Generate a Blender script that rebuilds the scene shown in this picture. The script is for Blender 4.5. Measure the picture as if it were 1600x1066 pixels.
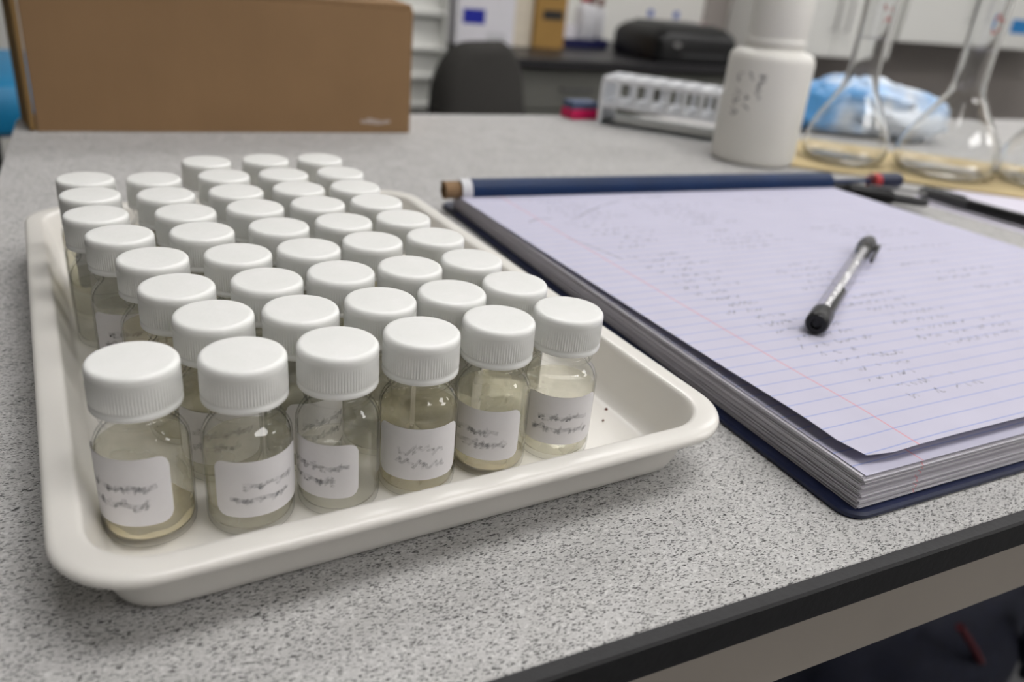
import bpy, bmesh, math, random
from mathutils import Matrix, Vector, noise

# ------------------------------------------------------------------ scene, camera, light
for o in list(bpy.data.objects):
    bpy.data.objects.remove(o)
SC = bpy.context.scene
COL = SC.collection
S = 0.01            # everything below is written in centimetres
ZB = 90.0           # height of the bench top above the floor

cam_d = bpy.data.cameras.new('camera')
cam = bpy.data.objects.new('camera', cam_d)
COL.objects.link(cam)
cam_d.sensor_width = 36.0
cam_d.lens = 28.1666
cam_d.clip_start = 0.01
cam_d.clip_end = 60
_r = Vector((0.898354, -0.430092, 0.08934))
_u = Vector((0.111603, 0.420176, 0.900554))
_f = Vector((0.42486, 0.799045, -0.425466))
cam.matrix_world = Matrix(((_r.x, _u.x, -_f.x, 0), (_r.y, _u.y, -_f.y, 0),
                           (_r.z, _u.z, -_f.z, (ZB + 13.236) * S), (0, 0, 0, 1)))
cam_d.dof.use_dof = True
cam_d.dof.focus_distance = 0.215
cam_d.dof.aperture_fstop = 11.0
SC.camera = cam

world = bpy.data.worlds.new('world')
SC.world = world
world.use_nodes = True
world.node_tree.nodes['Background'].inputs[0].default_value = (0.8, 0.85, 0.9, 1)
world.node_tree.nodes['Background'].inputs[1].default_value = 0.3

CEILING_LIGHTS = [(50, 0), (100, 180), (250, 0), (270, 180), (450, 0), (460, 180), (360, -130), (120, -140)]  # last panel is unseen, added behind the viewer as front fill
LIGHT_STRENGTH = 8.0

SC.view_settings.view_transform = 'Standard'
SC.view_settings.look = 'None'
SC.view_settings.gamma = 1
SC.view_settings.use_curve_mapping = False
SC.view_settings.exposure = -0.15
SC.cycles.max_bounces = 9
SC.cycles.diffuse_bounces = 4
SC.cycles.transmission_bounces = 10
SC.cycles.transparent_max_bounces = 28
SC.cycles.sample_clamp_indirect = 8.0
SC.cycles.use_adaptive_sampling = True
SC.cycles.adaptive_threshold = 0.025

rnd = random.Random(7)
R_ = math.radians

# ------------------------------------------------------------------ material helpers
def srgb(r, g, b):
    f = lambda c: ((c / 255 + 0.055) / 1.055) ** 2.4 if c / 255 > 0.04045 else c / 255 / 12.92
    return (f(r), f(g), f(b), 1)

class NT:
    def __init__(self, name):
        self.m = bpy.data.materials.new(name)
        self.m.use_nodes = True
        self.t = self.m.node_tree
        self.p = self.t.nodes['Principled BSDF']
    def n(self, typ, **kw):
        nd = self.t.nodes.new(typ)
        for k, v in kw.items():
            setattr(nd, k, v)
        return nd
    def l(self, a, b):
        self.t.links.new(a, b)
    def math(self, op, a, b=None, c=None):
        nd = self.n('ShaderNodeMath', operation=op)
        for i, x in enumerate((a, b, c)):
            if x is None: continue
            if isinstance(x, (int, float)): nd.inputs[i].default_value = x
            else: self.l(x, nd.inputs[i])
        return nd.outputs[0]
    def mix(self, fac, a, b):
        nd = self.n('ShaderNodeMix', data_type='RGBA')
        for i, x in ((0, fac), (6, a), (7, b)):
            if isinstance(x, (int, float)): nd.inputs[i].default_value = x
            elif isinstance(x, tuple): nd.inputs[i].default_value = x
            else: self.l(x, nd.inputs[i])
        return nd.outputs[2]
    def coords(self, scale=(1, 1, 1), rot=(0, 0, 0), out='Object'):
        tc = self.n('ShaderNodeTexCoord')
        mp = self.n('ShaderNodeMapping')
        mp.inputs['Scale'].default_value = scale
        mp.inputs['Rotation'].default_value = rot
        self.l(tc.outputs[out], mp.inputs['Vector'])
        return mp.outputs[0]
    def noise(self, scale, vec=None, detail=3, rough=0.5):
        nd = self.n('ShaderNodeTexNoise')
        nd.inputs['Scale'].default_value = scale
        nd.inputs['Detail'].default_value = detail
        nd.inputs['Roughness'].default_value = rough
        self.l(vec if vec is not None else self.coords(), nd.inputs['Vector'])
        return nd.outputs['Fac']
    def ramp(self, x, lo, hi):
        nd = self.n('ShaderNodeMapRange')
        nd.inputs[1].default_value = lo; nd.inputs[2].default_value = hi
        self.l(x, nd.inputs[0])
        return nd.outputs[0]
    def bump(self, h, strength=0.2, dist=0.001):
        b = self.n('ShaderNodeBump')
        b.inputs['Strength'].default_value = strength
        b.inputs['Distance'].default_value = dist
        self.l(h, b.inputs['Height'])
        self.l(b.outputs[0], self.p.inputs['Normal'])

def plain(name, col, rough=0.5, metal=0.0, var=0.06, vscale=40, spec=0.5, coat=0.0, bump=0.0, bscale=300):
    t = NT(name)
    f = t.ramp(t.noise(vscale), 0.3, 0.7)
    d = tuple(c * (1 - var) for c in col[:3]) + (1,)
    e = tuple(min(1, c * (1 + var)) for c in col[:3]) + (1,)
    t.l(t.mix(f, d, e), t.p.inputs['Base Color'])
    t.p.inputs['Roughness'].default_value = rough
    t.p.inputs['Metallic'].default_value = metal
    t.p.inputs['Specular IOR Level'].default_value = spec
    t.p.inputs['Coat Weight'].default_value = coat
    if bump:
        t.bump(t.noise(bscale), bump)
    return t.m

def glass(name, col, ior=1.48, rough=0.0):
    t = NT(name)
    t.p.inputs['Base Color'].default_value = col
    t.p.inputs['Transmission Weight'].default_value = 1
    t.p.inputs['IOR'].default_value = ior
    t.p.inputs['Roughness'].default_value = rough
    return t.m

def thin_glass(name, col, lo=0.72, hi=1.0, ior=1.5, dark=0.5):
    # clear in the middle, edges tinted dark in place of refraction, mirroring when grazing
    t = NT(name)
    lw = t.n('ShaderNodeLayerWeight'); lw.inputs['Blend'].default_value = 0.5
    edge = tuple(c * dark for c in col[:3]) + (1,)
    c = t.mix(t.ramp(lw.outputs['Facing'], lo, hi), col, edge)
    tr = t.n('ShaderNodeBsdfTransparent'); t.l(c, tr.inputs[0])
    gl = t.n('ShaderNodeBsdfRefraction'); t.l(c, gl.inputs['Color']); gl.inputs['IOR'].default_value = 1.03
    gl.inputs['Roughness'].default_value = 0.0
    gs = t.n('ShaderNodeBsdfGlossy'); gs.inputs['Roughness'].default_value = 0.02
    bp_ = t.n('ShaderNodeBump'); bp_.inputs['Strength'].default_value = 0.6; bp_.inputs['Distance'].default_value = 0.0012
    t.l(t.noise(130, detail=1), bp_.inputs['Height']); t.l(bp_.outputs[0], gs.inputs['Normal'])
    ge = t.n('ShaderNodeNewGeometry')
    f5 = t.math('POWER', lw.outputs['Facing'], 5.0)
    f0 = ((ior - 1) / (ior + 1)) ** 2 * 1.9        # both faces of a thin wall
    refl = t.math('MULTIPLY', t.math('MULTIPLY_ADD', f5, 0.9, f0), t.math('SUBTRACT', 1.0, ge.outputs['Backfacing']))
    m1 = t.n('ShaderNodeMixShader'); m1.inputs[0].default_value = 0.0; t.l(tr.outputs[0], m1.inputs[1]); t.l(gl.outputs[0], m1.inputs[2])
    m2 = t.n('ShaderNodeMixShader'); t.l(refl, m2.inputs[0]); t.l(m1.outputs[0], m2.inputs[1]); t.l(gs.outputs[0], m2.inputs[2])
    t.l(m2.outputs[0], t.t.nodes['Material Output'].inputs[0])
    return t.m

def cloudy_liquid(name, tint, body, cloud):
    t = NT(name)
    tr = t.n('ShaderNodeBsdfTransparent'); tr.inputs[0].default_value = tint
    df = t.n('ShaderNodeBsdfDiffuse'); tl = t.n('ShaderNodeBsdfTranslucent')
    c = t.mix(t.ramp(t.noise(120, detail=4), 0.3, 0.7), body, tuple(k * 0.93 for k in body[:3]) + (1,))
    t.l(c, df.inputs[0]); t.l(c, tl.inputs[0])
    md = t.n('ShaderNodeMixShader'); md.inputs[0].default_value = 0.6
    t.l(df.outputs[0], md.inputs[1]); t.l(tl.outputs[0], md.inputs[2])
    mc = t.n('ShaderNodeMixShader')
    t.l(t.math('MULTIPLY', t.ramp(t.noise(90, detail=3), 0.2, 0.8), cloud), mc.inputs[0])
    t.l(tr.outputs[0], mc.inputs[1]); t.l(md.outputs[0], mc.inputs[2])
    gs = t.n('ShaderNodeBsdfGlossy'); gs.inputs['Roughness'].default_value = 0.03
    ge = t.n('ShaderNodeNewGeometry')
    refl = t.math('MULTIPLY', t.math('SUBTRACT', 1.0, ge.outputs['Backfacing']), 0.03)
    mf = t.n('ShaderNodeMixShader'); t.l(refl, mf.inputs[0]); t.l(mc.outputs[0], mf.inputs[1]); t.l(gs.outputs[0], mf.inputs[2])
    t.l(mf.outputs[0], t.t.nodes['Material Output'].inputs[0])
    return t.m

def emit(name, col, strength):
    t = NT(name)
    t.p.inputs['Base Color'].default_value = col
    t.p.inputs['Emission Color'].default_value = col
    t.p.inputs['Emission Strength'].default_value = strength
    return t.m

def worktop_mat():
    t = NT('speckled_laminate')
    base = t.mix(t.ramp(t.noise(60, detail=4), 0.3, 0.7), srgb(192, 191, 189), srgb(204, 203, 202))
    fine = t.ramp(t.noise(1500, detail=2), 0.35, 0.65)
    base = t.mix(t.math('MULTIPLY', fine, 0.30), base, srgb(150, 149, 147))
    pale = t.ramp(t.noise(700, detail=1), 0.56, 0.66)
    base = t.mix(t.math('MULTIPLY', pale, 0.5), base, srgb(222, 221, 219))
    def flecks(sx, sy, rot, gate, size, col, amt, base, warp):
        v = t.coords((sx, sy, 400), (0, 0, rot))
        w = t.n('ShaderNodeVectorMath', operation='ADD')
        nz = t.n('ShaderNodeTexNoise'); nz.inputs['Scale'].default_value = 0.9
        t.l(v, nz.inputs['Vector'])
        sc = t.n('ShaderNodeVectorMath', operation='SCALE'); sc.inputs['Scale'].default_value = warp
        t.l(nz.outputs['Color'], sc.inputs[0])
        t.l(v, w.inputs[0]); t.l(sc.outputs[0], w.inputs[1])
        vo = t.n('ShaderNodeTexVoronoi', voronoi_dimensions='2D')
        vo.inputs['Scale'].default_value = 1
        t.l(w.outputs[0], vo.inputs['Vector'])
        sep = t.n('ShaderNodeSeparateColor'); t.l(vo.outputs['Color'], sep.inputs[0])
        g = t.math('GREATER_THAN', sep.outputs[0], gate)
        s = t.math('MULTIPLY', sep.outputs[1], size)
        m = t.ramp(t.math('SUBTRACT', s, vo.outputs['Distance']), 0.0, 0.08)
        fac = t.math('MULTIPLY', t.math('MULTIPLY', g, m), amt)
        return t.mix(fac, base, col)
    grey, dark = srgb(104, 103, 102), srgb(50, 49, 50)
    base = flecks(720, 1900, 0.5, 0.45, 0.42, grey, 0.85, base, 1.6)
    base = flecks(760, 2000, -0.7, 0.5, 0.42, grey, 0.85, base, 1.6)
    base = flecks(760, 1900, 2.2, 0.6, 0.42, dark, 0.72, base, 1.6)
    base = flecks(640, 1500, 1.4, 0.80, 0.42, dark, 0.8, base, 1.6)
    base = flecks(220, 240, 0.2, 0.955, 0.17, srgb(40, 40, 42), 0.85, base, 1.0)
    t.l(base, t.p.inputs['Base Color'])
    t.p.inputs['Roughness'].default_value = 0.75
    t.p.inputs['Specular IOR Level'].default_value = 0.02
    t.bump(t.noise(900, detail=2), 0.05)
    return t.m

def ruled_mat(name, tint=(200, 198, 216), lines=True, rules=True):
    t = NT(name)
    tc = t.n('ShaderNodeTexCoord')
    sep = t.n('ShaderNodeSeparateXYZ'); t.l(tc.outputs['Object'], sep.inputs[0])
    base = t.mix(t.ramp(t.noise(60), 0.3, 0.7), srgb(*tint), srgb(*(min(255, c + 4) for c in tint)))
    if lines:
        fr = t.math('FRACT', t.math('DIVIDE', t.math('ADD', sep.outputs[1], 0.0028), 0.0070))
        ln = t.math('LESS_THAN', t.math('ABSOLUTE', t.math('SUBTRACT', fr, 0.5)), 0.035)
        base = t.mix(t.math('MULTIPLY', ln, 0.75 if rules else 0.0), base, srgb(150, 164, 214))
        mg = t.math('LESS_THAN', t.math('ABSOLUTE', t.math('SUBTRACT', sep.outputs[0], 0.0270)), 0.00025)
        base = t.mix(t.math('MULTIPLY', mg, 0.8), base, srgb(226, 148, 158))
    t.l(base, t.p.inputs['Base Color'])
    t.p.inputs['Roughness'].default_value = 0.75
    t.p.inputs['Specular IOR Level'].default_value = 0.2
    return t.m

def ink_mat(name, col, scale, lo=0.35, hi=0.65, amt=0.9):
    t = NT(name)
    t.p.inputs['Base Color'].default_value = col
    t.p.inputs['Roughness'].default_value = 0.7
    tr = t.n('ShaderNodeBsdfTransparent')
    mx = t.n('ShaderNodeMixShader')
    f = t.math('MULTIPLY', t.ramp(t.noise(scale), lo, hi), amt)
    t.l(f, mx.inputs[0]); t.l(tr.outputs[0], mx.inputs[1]); t.l(t.p.outputs[0], mx.inputs[2])
    t.l(mx.outputs[0], t.t.nodes['Material Output'].inputs[0])
    return t.m

def cap_mat():
    t = NT('white_polypropylene')
    t.l(t.mix(t.ramp(t.noise(120), 0.3, 0.7), srgb(241, 242, 239), srgb(246, 246, 244)), t.p.inputs['Base Color'])
    t.p.inputs['Roughness'].default_value = 0.27
    t.p.inputs['Subsurface Weight'].default_value = 0.0
    t.p.inputs['Subsurface Radius'].default_value = (1, 1, 0.9)
    t.p.inputs['Subsurface Scale'].default_value = 0.005
    t.bump(t.noise(500), 0.04)
    return t.m

def cardboard_mat(name, col):
    t = NT(name)
    w = t.noise(160, t.coords((1, 1, 0.15)), 4)
    c1 = t.mix(t.ramp(t.noise(18, detail=5), 0.3, 0.7), tuple(c * .9 for c in col[:3]) + (1,), col)
    t.l(t.mix(t.math('MULTIPLY', w, 0.2), c1, tuple(c * .72 for c in col[:3]) + (1,)), t.p.inputs['Base Color'])
    t.p.inputs['Roughness'].default_value = 0.8
    t.p.inputs['Specular IOR Level'].default_value = 0.15
    t.bump(w, 0.05)
    return t.m

def crinkle_mat():
    t = NT('blue_white_film')
    f = t.ramp(t.noise(11, detail=4), 0.42, 0.58)
    t.l(t.mix(f, srgb(95, 170, 235), srgb(226, 234, 244)), t.p.inputs['Base Color'])
    t.p.inputs['Roughness'].default_value = 0.3
    t.bump(t.noise(60, detail=5), 0.6, 0.004)
    return t.m

M = {}
M['worktop'] = worktop_mat()
M['black_edge'] = plain('black_rubber_edging', srgb(32, 32, 34), 0.6, var=0.15, vscale=300, bump=0.1, bscale=600)
M['apron'] = plain('beige_apron_paint', srgb(176, 168, 158), 0.55, var=0.05, vscale=15)
M['dark_metal'] = plain('dark_grey_metal', srgb(70, 70, 72), 0.45, 0.3)
M['cap'] = cap_mat()
M['tray'] = plain('cream_melamine', srgb(231, 228, 222), 0.3, var=0.012, vscale=30, coat=0.2)
M['glass'] = thin_glass('vial_glass', (0.993, 0.995, 0.99, 1))
M['flask_glass'] = glass('flask_glass', (0.985, 0.99, 0.99, 1), 1.45)
M['liquid'] = [cloudy_liquid('straw_liquid', (0.99, 0.98, 0.935, 1), srgb(252, 249, 236), 0.42),
               cloudy_liquid('pale_liquid', (0.988, 0.983, 0.955, 1), srgb(250, 248, 240), 0.3),
               cloudy_liquid('amber_liquid', (0.98, 0.96, 0.885, 1), srgb(248, 240, 218), 0.36)]
M['sediment'] = plain('tan_sediment', srgb(232, 222, 194), 0.8, var=0.06, vscale=300)
M['label'] = plain('white_label_paper', srgb(232, 230, 232), 0.7, var=0.02, vscale=200)
M['label_ink'] = ink_mat('smudged_grey_ink', srgb(128, 129, 138), 420, 0.3, 0.75, 0.4)
M['paper'] = ruled_mat('ruled_paper')
M['page_edge'] = ruled_mat('page_edges', (208, 205, 212), True, False)
M['blank_paper'] = ruled_mat('blank_paper', (226, 222, 236), False)
M['pencil'] = ink_mat('faint_pencil', srgb(150, 152, 168), 500, 0.25, 0.65, 0.6)
M['navy_board'] = plain('navy_cover_board', srgb(14, 26, 62), 0.45, var=0.15, vscale=80, bump=0.08)
M['blue_cover'] = plain('blue_glossy_card', srgb(4, 40, 82), 0.4, var=0.12, vscale=30, spec=0.3)
M['card_lining'] = cardboard_mat('brown_card_lining', srgb(150, 122, 94))
M['cardboard'] = cardboard_mat('brown_cardboard', srgb(152, 122, 90))
M['cardboard_edge'] = cardboard_mat('cut_cardboard_edge', srgb(140, 112, 72))
M['tape_mark'] = plain('torn_tape_mark', srgb(190, 176, 168), 0.5)
M['clear'] = thin_glass('clear_plastic', (0.975, 0.975, 0.98, 1), 0.7, 1.0, 1.25, 0.86)
M['black_plastic'] = plain('black_plastic', srgb(15, 15, 17), 0.35, var=0.1, spec=0.35)
M['grey_plastic'] = plain('dark_grey_plastic', srgb(58, 58, 60), 0.5)
M['refill_white'] = plain('milky_refill', srgb(205, 204, 206), 0.4)
M['silver'] = plain('silver_metal', srgb(200, 200, 202), 0.22, 1.0, var=0.03)
M['hdpe'] = plain('white_hdpe', srgb(233, 231, 225), 0.42, var=0.015, vscale=20)
M['bottle_ink'] = ink_mat('faded_marker_ink', srgb(110, 110, 116), 260, 0.25, 0.6, 0.7)
M['red_print'] = plain('red_enamel_print', srgb(178, 40, 44), 0.5)
M['tan_board'] = cardboard_mat('pale_tan_wood', srgb(214, 194, 150))
M['film'] = crinkle_mat()
M['rack'] = plain('white_rack_plastic', srgb(228, 230, 234), 0.4, var=0.02)
M['rack_blue'] = glass('pale_blue_acrylic', (0.62, 0.80, 0.88, 1), 1.3, 0.2)
M['pink'] = plain('magenta_plastic', srgb(214, 20, 92), 0.4)
M['steel_blue'] = plain('grey_blue_plastic', srgb(84, 98, 128), 0.5)
M['chair_fabric'] = plain('charcoal_upholstery', srgb(44, 42, 39), 0.85, var=0.15, vscale=200, bump=0.2, bscale=900)
M['blue_vinyl'] = plain('blue_vinyl', srgb(20, 128, 178), 0.45, var=0.06)
M['wall'] = plain('white_wall_paint', srgb(232, 231, 226), 0.7, var=0.01, vscale=5)
M['wall_grey'] = plain('grey_wall_panel', srgb(160, 153, 148), 0.6, var=0.02, vscale=5)
M['floor'] = plain('charcoal_floor_vinyl', srgb(66, 66, 70), 0.5, var=0.12, vscale=60)
M['wall_dim'] = plain('grey_wall_paint', srgb(205, 203, 200), 0.7, var=0.02, vscale=5)
M['ceiling'] = plain('ceiling_paint', srgb(238, 238, 235), 0.8, var=0.01)
M['cab_white'] = plain('white_cabinet_laminate', srgb(230, 230, 226), 0.4, var=0.012)
M['desk_grey'] = plain('grey_drawer_laminate', srgb(104, 104, 98), 0.5, var=0.03)
M['desk_black'] = plain('black_desk_top', srgb(34, 33, 36), 0.4, var=0.08)
M['kraft'] = cardboard_mat('ochre_cardboard', srgb(170, 134, 78))
M['cream'] = plain('cream_card', srgb(214, 204, 186), 0.7)
M['white_card'] = plain('white_card', srgb(226, 224, 230), 0.6, var=0.02)
M['blue_print'] = plain('royal_blue_print', srgb(16, 34, 160), 0.5)
M['cyan_print'] = plain('bright_blue_print', srgb(20, 126, 196), 0.5)
M['black_print'] = plain('black_print', srgb(40, 38, 36), 0.6)
M['navy_tray'] = plain('navy_plastic_tray', srgb(38, 40, 84), 0.4)
M['red'] = plain('red_cap_plastic', srgb(170, 34, 38), 0.4)
M['brown_cap'] = plain('brown_cap_plastic', srgb(110, 66, 56), 0.45)
M['amber'] = plain('amber_bottle_glass', srgb(170, 110, 44), 0.15)
M['blue_cap'] = plain('blue_cap_plastic', srgb(84, 108, 182), 0.4)
M['rose'] = plain('rose_plastic', srgb(218, 130, 146), 0.5)
M['milky'] = plain('milky_plastic', srgb(206, 206, 210), 0.4)
M['bag'] = plain('dark_navy_nylon', srgb(15, 20, 42), 0.75, var=0.2, vscale=60, bump=0.4, bscale=120)
M['bag_red'] = plain('dark_red_piping', srgb(84, 18, 30), 0.8)
M['lamp'] = emit('fluorescent_diffuser', (1.0, 0.98, 0.965, 1), LIGHT_STRENGTH)
M['lamp_frame'] = plain('white_light_frame', srgb(235, 235, 232), 0.5)

# ------------------------------------------------------------------ mesh helpers (cm)
def empty(name, x, y, z, rz=0.0):
    o = bpy.data.objects.new(name, None)
    COL.objects.link(o)
    o.empty_display_size = 0.02
    o.location = (x * S, y * S, (z + ZB) * S)
    o.rotation_euler = (0, 0, R_(rz))
    return o

def tag(o, label, cat, group=None, kind=None):
    o['label'] = label
    if cat: o['category'] = cat
    if group: o['group'] = group
    if kind: o['kind'] = kind
    return o

def mesh_data(name, VF, mat, smooth=False):
    V, F = VF
    me = bpy.data.meshes.new(name)
    me.from_pydata([(x * S, y * S, z * S) for x, y, z in V], [], F)
    bm = bmesh.new(); bm.from_mesh(me)
    bmesh.ops.recalc_face_normals(bm, faces=bm.faces)
    bm.to_mesh(me); bm.free()
    me.materials.append(mat)
    if smooth:
        me.polygons.foreach_set('use_smooth', [True] * len(me.polygons))
        try: me.set_sharp_from_angle(angle=R_(smooth if smooth is not True else 40))
        except Exception: pass
    me.update()
    return me

def obj(name, VF, mat, parent=None, smooth=False, loc=None, rz=0.0):
    me = VF if isinstance(VF, bpy.types.Mesh) else mesh_data(name, VF, mat, smooth)
    o = bpy.data.objects.new(name, me)
    COL.objects.link(o)
    if parent is not None:
        o.parent = parent
        if loc: o.location = tuple(c * S for c in loc)
    else:
        x, y, z = loc or (0, 0, 0)
        o.location = (x * S, y * S, (z + ZB) * S)
    o.rotation_euler = (0, 0, R_(rz))
    return o

def join(*parts):
    V, F = [], []
    for v, f in parts:
        n = len(V)
        V += list(v); F += [tuple(i + n for i in q) for q in f]
    return V, F

def move(VF, x=0, y=0, z=0, rx=0, ry=0, rz=0):
    m = Matrix.Translation((x, y, z)) @ Matrix.Rotation(R_(rz), 4, 'Z') @ Matrix.Rotation(R_(ry), 4, 'Y') @ Matrix.Rotation(R_(rx), 4, 'X')
    return [tuple(m @ Vector(v)) for v in VF[0]], VF[1]

def box(x0, x1, y0, y1, z0, z1, bev=0.0, seg=2):
    bm = bmesh.new()
    bmesh.ops.create_cube(bm, size=1)
    for v in bm.verts:
        v.co = (x0 + (v.co.x + .5) * (x1 - x0), y0 + (v.co.y + .5) * (y1 - y0), z0 + (v.co.z + .5) * (z1 - z0))
    if bev:
        bmesh.ops.bevel(bm, geom=list(bm.edges), offset=bev, segments=seg, affect='EDGES', profile=0.5)
    bm.verts.index_update()
    V = [tuple(v.co) for v in bm.verts]; F = [tuple(v.index for v in f.verts) for f in bm.faces]
    bm.free()
    return V, F

def lathe(prof, seg=48, close=True, rfun=None):
    """prof: list of (r, z); r==0 ends make poles."""
    V, F, rings = [], [], []
    for k, (r, z) in enumerate(prof):
        if r <= 1e-6:
            V.append((0, 0, z)); rings.append([len(V) - 1] * seg)
        else:
            ids = []
            for i in range(seg):
                a = 2 * math.pi * i / seg
                rr = rfun(k, i, r) if rfun else r
                V.append((rr * math.cos(a), rr * math.sin(a), z)); ids.append(len(V) - 1)
            rings.append(ids)
    for a, b in zip(rings, rings[1:]):
        for i in range(seg):
            j = (i + 1) % seg
            q = [a[i], a[j], b[j], b[i]]
            q2 = []
            for x in q:
                if x not in q2: q2.append(x)
            if len(q2) >= 3: F.append(tuple(q2))
    return V, F

def rrect(hx, hy, r, n=8):
    pts = []
    for cx, cy, a0 in ((hx - r, hy - r, 0), (-hx + r, hy - r, 90), (-hx + r, -hy + r, 180), (hx - r, -hy + r, 270)):
        for i in range(n + 1):
            a = R_(a0 + 90 * i / n)
            pts.append((cx + r * math.cos(a), cy + r * math.sin(a)))
    return pts

def loft(rings, cap0=True, cap1=True):
    V, F = [], []
    n = len(rings[0])
    for r in rings: V += r
    for k in range(len(rings) - 1):
        for i in range(n):
            j = (i + 1) % n
            F.append((k * n + i, k * n + j, (k + 1) * n + j, (k + 1) * n + i))
    if cap0: F.append(tuple(reversed(range(n))))
    if cap1: F.append(tuple(range((len(rings) - 1) * n, len(rings) * n)))
    return V, F

def slab(hx, hy, z0, z1, r, bev=0.05, cx=0, cy=0, n=8):
    R = []
    for d, z in ((bev, z0), (0, z0 + bev), (0, z1 - bev), (bev, z1)):
        R.append([(x + cx, y + cy, z) for x, y in rrect(hx - d, hy - d, max(r - d, 0.01), n)])
    return loft(R)

def tube(path, rad, seg=12, caps=True):
    rings = []
    n = len(path)
    P = [Vector(p) for p in path]
    up = Vector((0, 0, 1))
    for i in range(n):
        t = (P[min(i + 1, n - 1)] - P[max(i - 1, 0)]).normalized()
        if abs(t.dot(up)) > 0.95: up = Vector((1, 0, 0))
        a = t.cross(up).normalized(); b = a.cross(t).normalized()
        r = rad[i] if isinstance(rad, (list, tuple)) else rad
        rings.append([tuple(P[i] + a * r * math.cos(2 * math.pi * k / seg) + b * r * math.sin(2 * math.pi * k / seg)) for k in range(seg)])
    return loft(rings, caps, caps)

def ribbon(pts, w, fn):
    """flat pen stroke: 2-D points -> strip of quads, fn lifts (x, y) to 3-D"""
    V, F = [], []
    for i, (x, y) in enumerate(pts):
        x0, y0 = pts[max(i - 1, 0)]; x1, y1 = pts[min(i + 1, len(pts) - 1)]
        d = math.hypot(x1 - x0, y1 - y0) or 1
        nx, ny = -(y1 - y0) / d * w / 2, (x1 - x0) / d * w / 2
        V += [fn(x + nx, y + ny), fn(x - nx, y - ny)]
    for i in range(len(pts) - 1):
        F.append((2 * i, 2 * i + 1, 2 * i + 3, 2 * i + 2))
    return V, F

def scribble(rg, x0, y0, length, h, slant=0.35, gap=0.25, dx=0.24):
    """illegible handwriting: list of 2-D strokes along +x"""
    strokes, x, cur = [], x0, []
    step = h * dx
    while x < x0 + length:
        if rg.random() < gap * 0.45:
            if len(cur) > 2: strokes.append(cur)
            cur = []; x += h * rg.uniform(0.3, 0.9)
        yy = h * (rg.choice((0, 0.05, 0.55, 0.6, 0.5, 1.0, 0.0)) + rg.uniform(-.08, .08))
        cur.append((x + slant * yy + rg.uniform(-.3, .3) * step, y0 + yy))
        x += step * rg.uniform(0.6, 1.3)
    if len(cur) > 2: strokes.append(cur)
    out = []
    for s in strokes:                      # smooth
        q = []
        for i in range(len(s) - 1):
            p0 = s[max(i - 1, 0)]; p1 = s[i]; p2 = s[i + 1]; p3 = s[min(i + 2, len(s) - 1)]
            for t in (0, .33, .66):
                q.append(tuple(0.5 * (2 * p1[k] + (p2[k] - p0[k]) * t + (2 * p0[k] - 5 * p1[k] + 4 * p2[k] - p3[k]) * t * t + (3 * p1[k] - p0[k] - 3 * p2[k] + p3[k]) * t ** 3) for k in (0, 1)))
        out.append(q + [s[-1]])
    return out

def copy_tree(o, parent=None):
    c = o.copy(); COL.objects.link(c)
    if parent is not None: c.parent = parent
    for ch in list(o.children):
        copy_tree(ch, c)
    return c

# ------------------------------------------------------------------ the room
U0, U1, V0, V1, H = -260, 620, -220, 332, 260
def struct(name, VF, mat, label=None):
    o = obj(name, VF, mat)
    o['kind'] = 'structure'
    if label: o['label'] = label
    return o
struct('floor', box(U0, U1, V0, V1, -ZB - 5, -ZB), M['floor'], 'dark charcoal vinyl laboratory floor')
struct('ceiling', box(U0, U1, V0, V1, H - ZB, H - ZB + 5), M['ceiling'], 'white painted laboratory ceiling')
struct('wall_back', box(U0, U1, V1, V1 + 5, -ZB, H - ZB), M['wall'], 'white painted wall behind the far desk')
struct('wall_front', box(U0, U1, V0 - 5, V0, -ZB, H - ZB), M['wall_dim'], 'grey painted wall behind the viewer')
struct('wall_left', box(U0 - 5, U0, V0, V1, -ZB, H - ZB), M['wall'], 'white painted wall on the left side')
struct('wall_right', box(U1, U1 + 5, V0, V1, -ZB, H - ZB), M['wall'], 'white painted wall on the right side')
struct('trim_1', box(262, 600, V1 - 1.5, V1, -88, 20), M['wall_grey'], 'grey panel on the back wall under the white wall cabinets')  # flat panel in a darker grey than the wall

for k, (u, v) in enumerate(CEILING_LIGHTS):
    t = empty('ceiling_light', u, v, H - ZB)
    where = ['over the near left end of the bench', 'between bench and far desk', 'right of the bench', 'between the printer and the bench', 'far right of the bench',
             'nearest the wall cabinets', 'right of the viewer', 'added as front fill behind the viewer'][k]
    tag(t, 'white fluorescent ceiling panel light ' + where, 'ceiling light', 'ceiling panel lights')
    fr = join(box(-62, 62, -32, -30, -3, 0), box(-62, 62, 30, 32, -3, 0), box(-62, -60, -30, 30, -3, 0), box(60, 62, -30, 30, -3, 0))
    obj('light_frame', fr, M['lamp_frame'], t)
    obj('diffuser', box(-60, 60, -30, 30, -2.2, -1.0), M['lamp'], t)

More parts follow.
